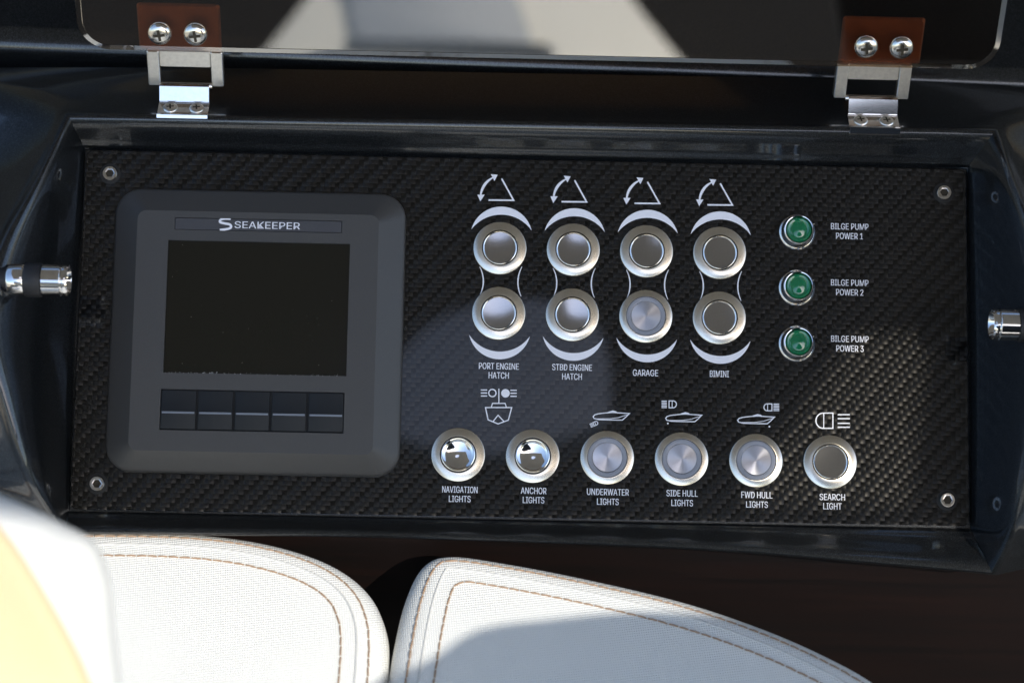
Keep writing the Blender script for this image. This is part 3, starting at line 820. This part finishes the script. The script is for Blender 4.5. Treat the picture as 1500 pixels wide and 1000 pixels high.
# ---------------------------------------------------------------- upholstery
def offset_loop(P, d):
    """move a closed 2-D loop inwards by d (counter-clockwise loop)"""
    n = len(P); out = []
    for i in range(n):
        t = (P[(i + 1) % n] - P[i - 1]).normalized(); out.append(P[i] + Vector((-t.y, t.x)) * d)
    return out
def cushion(name, pix, p0, nrm, rad, label, cat, mat, group=None, deep=60, stitches=(), crown=1.6, insert=None):
    nrm = Vector(nrm).normalized(); U = Vector((1, 0, 0)); U = (U - nrm * U.dot(nrm)).normalized(); V = nrm.cross(U); p0 = Vector(p0)
    pts = []
    for q in pix:
        w = ppl(q[0], q[1], p0, nrm) - p0; pts.append(Vector((w.dot(U), w.dot(V))))
    P = [Vector((p.x, p.y)) for p in catmull([Vector((p.x, p.y, 0)) for p in pts], 10, True)]
    area = sum(P[i - 1].x * P[i].y - P[i].x * P[i - 1].y for i in range(len(P)))
    if area < 0: P.reverse()
    at = lambda q, h: p0 + U * q.x + V * q.y + nrm * h
    mb = MB(); loops = [[at(q, -deep) for q in offset_loop(P, rad * .35)]]
    prof = []
    for k in range(0, 13):
        a = R(-35 + 125 * k / 12); prof.append((rad * (1 - math.cos(a)), rad * (math.sin(a) - 1)))
    for d, h in prof: loops.append([at(q, h) for q in offset_loop(P, d)])
    last = offset_loop(P, rad); cen = sum((q for q in last), Vector((0, 0))) / len(last)
    for k in range(1, 11):
        f = k / 10 * .985; loops.append([at(q.lerp(cen, f), crown * (1 - (1 - f) ** 2)) for q in last])
    mb.loops(loops, cap1=True)
    root = thing(name, p0, label, cat, group)
    mb.build('cover', mat, root, p0, smooth=60)
    def height(q, d):
        if d < rad:
            a = math.acos(max(-1, 1 - d / rad)); return rad * (math.sin(a) - 1)
        return crown * .03 * (d - rad) / rad
        return 0
    for d, kind in stitches:
        Q = offset_loop(P, d); mb = MB(); n = len(Q)
        Q = [q for q in Q if min((q - p).length for p in P) >= d * .96]; n = len(Q)
        for _ in range(14): Q = [(Q[k - 1] + Q[k] * 2 + Q[(k + 1) % n]) / 4 for k in range(n)]
        L = [at(q, height(q, d) + (.25 if kind == 'tan' else .12)) for q in Q]
        # resample into single stitches
        seg = []; 
        for i in range(n):
            a, b = L[i], L[(i + 1) % n]; le = (b - a).length; k = max(1, int(le / .5))
            seg += [a.lerp(b, j / k) for j in range(k)]
        if kind == 'tan':
            step_, i = 8, 0
            while i + step_ < len(seg):
                a, b = seg[i], seg[i + step_ - 1]; dirv = (b - a).normalized(); side = nrm.cross(dirv) * random.uniform(-.14, .14)
                a2, b2 = a + side - nrm * .1, b - side - nrm * .1; md = (a + b) / 2 + nrm * .22
                mb.tube([a2, a2.lerp(md, .6), md, md.lerp(b2, .4), b2], .38, 6); i += step_
            mb.build('stitching', 'thread_tan', root, p0)
        else:
            mb.tube([p - nrm * .12 for p in seg[::4]] + [seg[0] - nrm * .12], .42, 6, False); mb.build('seam', 'groove_grey', root, p0)
    return root, at, P, U, V, nrm, p0

CP0, CN = (0, -88, 12), (0, .60, .80)
ST = [(7.8, 'tan'), (12.6, 'groove'), (18.6, 'tan')]
cushion('seat_cushion', [(-700, 822), (-300, 782), (60, 763), (180, 761), (300, 765), (400, 780), (485, 808), (540, 848), (566, 900), (570, 960), (564, 1040), (548, 1200), (540, 1500), (520, 1900), (300, 2020), (-300, 2020), (-700, 1900), (-760, 1300)],
        CP0, CN, 13, 'white textured vinyl seat cushion on the left, partly behind the blurred headrest', 'cushion', 'white_vinyl', 'white vinyl seat cushions', 60, ST)
cushion('seat_cushion', [(556, 1040), (565, 990), (577, 920), (593, 856), (618, 810), (660, 796), (740, 806), (860, 829), (1000, 862), (1110, 898), (1205, 938), (1290, 985), (1360, 1050), (1420, 1160), (1460, 1350), (1440, 1700), (1340, 1980), (1000, 2060), (700, 2020), (560, 1900), (545, 1500), (548, 1200)],
        CP0, CN, 13, 'white textured vinyl seat cushion on the right, half in blue shade', 'cushion', 'white_vinyl', 'white vinyl seat cushions', 60, ST)
HP0, HN = pp(60, 900, 235), (.10, .42, .90)
HPIX = [(-420, 640), (-200, 650), (-60, 676), (20, 706), (90, 738), (140, 768), (160, 820), (168, 900), (180, 1000), (200, 1150), (210, 1350), (100, 1480), (-200, 1500), (-450, 1400), (-520, 1000)]
hr = cushion('headrest', HPIX, HP0, HN, 16, 'cream and white headrest close to the camera at lower left, out of focus', 'headrest', 'white_vinyl', None, 38)[0]
ins = cushion('insert', [(-420, 700), (-200, 715), (-60, 745), (0, 770), (70, 870), (135, 1000), (170, 1150), (120, 1330), (-100, 1420), (-420, 1350), (-480, 1000)], HP0, HN, 5, '', '', 'cream_vinyl', None, 3, crown=9.0)[0]
ic = ins.children[0]; ic.parent = hr; ic.name = 'insert'; ic.location = Vector((0, 0, .0)) + (Vector(HN).normalized() * .0035); bpy.data.objects.remove(ins)

# ---------------------------------------------------------------- unseen rest of the boat, with shapes added for reflections and shade
def wbox(name, x0, x1, y0, y1, z0, z1, mat, kind='structure'):
    """axis-aligned slab in world metres"""
    me = bpy.data.meshes.new(name); bm = bmesh.new(); bmesh.ops.create_cube(bm, size=1)
    for v in bm.verts: v.co = ((x0 + x1) / 2 + v.co.x * (x1 - x0), (y0 + y1) / 2 + v.co.y * (y1 - y0), (z0 + z1) / 2 + v.co.z * (z1 - z0))
    bmesh.ops.bevel(bm, geom=bm.edges[:], offset=.02, segments=3, affect='EDGES'); bm.to_mesh(me); bm.free()
    me.materials.append(M[mat]); o = bpy.data.objects.new(name, me); COL.objects.link(o); tag(o, kind=kind); return o
# unseen hard top, aft edge set so its shade ends just below the panel
HZ = 0.85
edge = W((0, -76, 12)); t = (HZ - edge.z) / SUNW.z; aft = edge.y + SUNW.y * t
Hi = RW.inverted()
def sun_on_roof(q):
    p = W(q); p = p + SUNW * ((HZ - p.z) / SUNW.z); return (p.x, p.y)
hole = [sun_on_roof(q) for q in ((85, -72, 0), (164, -72, 0), (172, 6, 0), (138, 6, 0))]  # invented roof opening, traced back from the sunlit patch on the panel
hole = [(hole[0][0], aft + .002), (hole[1][0], aft + .002), hole[2], hole[3]]
sky_hole = [(-.107, -.759), (-.098, -.692), (-.061, -.633), (-.005, -.6035), (.045, -.602), (.082, -.615), (.102, -.663), (.107, -.722), (.10, -.75), (.0, -.79)]  # invented roof opening, outlined for its hazy sky reflection in the panel
sky_hole = [(p.x, p.y) for p in catmull([Vector((*p, 0)) for p in sky_hole], 4, True)]
rim = [(-.60, aft), (1.05, aft), (1.05, .40), (-.60, .40)]
def ring_(P, z): return [Hi @ Vector((*p, z)) * 1000 for p in P]
def sheet(loops, z, bm):
    E = []
    for P in loops:
        vs = [bm.verts.new(Hi @ Vector((*p, z))) for p in P]
        E += [bm.edges.new((vs[k - 1], vs[k])) for k in range(len(vs))]
    bmesh.ops.triangle_fill(bm, use_beauty=True, edges=E)
bm = bmesh.new(); sheet((rim, hole, sky_hole), HZ, bm); sheet((rim, hole, sky_hole), HZ + .012, bm)
me = bpy.data.meshes.new('hardtop'); bm.to_mesh(me); bm.free()
mb = MB(); mb.v = [v.co * 1000 for v in me.vertices]; mb.f = [tuple(p.vertices) for p in me.polygons]
for P in (rim, hole, sky_hole): mb.loops([ring_(P, HZ), ring_(P, HZ + .012)])
tag(mb.build('hardtop', 'roof_lining', smooth=0), kind='structure')
mb = MB(); mb.loops([ring_(hole, HZ + .004), ring_(hole, HZ + .007)], cap0=True, cap1=True)
tag(mb.build('sun_filter', 'filter_pane', None, ring_([hole[0]], HZ)[0], 0), 'added tinted pane in the roof, dimming the sun on a patch of the panel', 'sun_filter')
wbox('deck', -2.5, 2.5, -6, 1.5, -1.02, -.95, 'gelcoat')
wbox('cockpit_side', -2.2, -2.0, -6, .6, -.95, .05, 'gelcoat')
wbox('cockpit_side', 2.0, 2.2, -6, .6, -.95, .05, 'gelcoat')
wbox('transom', -2.0, 2.0, -4.2, -3.9, -.95, -.1, 'gelcoat')
wbox('cockpit_sole', -1.3, .9, -2.9, .6, -.94, -.6, 'sole_dark')
def prism(name, outline, z0, z1, mat, label, cat, r=.008):
    """upholstered slab with rounded edges, world metres"""
    mb = MB(); P = [Vector(p) for p in outline]; c = sum(P, Vector((0, 0))) / len(P)
    P = [Vector((p.x, p.y)) for p in catmull([Vector((p.x, p.y, 0)) for p in P], 6, True)]
    inv = RW.inverted(); L = []
    for d, z in ((0, z0), (0, z1 - r), (r * .3, z1 - r * .3), (r, z1)):
        L.append([inv @ Vector((*(p + (c - p).normalized() * d), z)) * 1000 for p in P])
    mb.loops(L, cap0=True, cap1=True); org = inv @ Vector((c.x, c.y, z0)) * 1000
    return tag(mb.build(name, mat, None, org, 40), label, cat)
prism('sunpad', [(.21, -1.22), (.20, -1.29), (.152, -1.53), (.08, -2.0), (-.15, -2.0), (-.217, -1.5), (-.25, -1.3), (-.26, -1.22), (0, -1.2)], -.60, -.40, 'cream_pad', 'sunlit cream sunpad, seen mirrored in the acrylic lid', 'sunpad')
prism('bolster', [(.048, -1.295), (.04, -1.31), (-.005, -1.55), (-.175, -1.55), (-.172, -1.45), (-.155, -1.31), (-.15, -1.295)], -.40, -.388, 'grey_vinyl', 'grey bolster lying on the cream sunpad, seen mirrored in the lid', 'bolster')
# added seat shape to the right, its back outlined to cast the cushion shadow
t = thing('shadow_seat', (330, -170, 600), 'added dark seat-back shape casting the cushion shadow, unseen below and right of the view', 'seat')
WU = Vector((0, .7071, .7071)); WF = Vector((0, .7071, -.7071))    # world up and forward in the panel frame
sp = [(-90, -429), (-150, -239), (-235, -129), (-258, -59), (-232, -22), (-199, -15), (-158, -10), (-119, 6), (-90, 22), (-59, 28), (-30, 32), (-11, 33), (17, 31), (40, 25), (63, 4), (85, -49), (90, -159), (90, -429)]
sp = [Vector((p.x, p.y)) for p in catmull([Vector((*p, 0)) for p in sp], 6)]
mb = MB(); c0 = Vector((330, -170, 600)); L = []
cm = Vector((0, -260))
for d, f in ((6, 15), (2, 13), (0, 8), (0, -8), (2, -13), (6, -15)):
    L.append([c0 + Vector((1, 0, 0)) * q.x + WU * q.y + WF * f for q in [p + (cm - p).normalized() * d for p in sp]])
mb.loops(L, cap0=True, cap1=True); mb.build('shadow_back', 'rubber', t, c0, 40)
mb = MB(); mb.tube([c0 + WU * -500, c0 + WU * -1000, c0 + WU * -1180], 45, 20); mb.build('post', 'satin_steel', t, c0, 40)
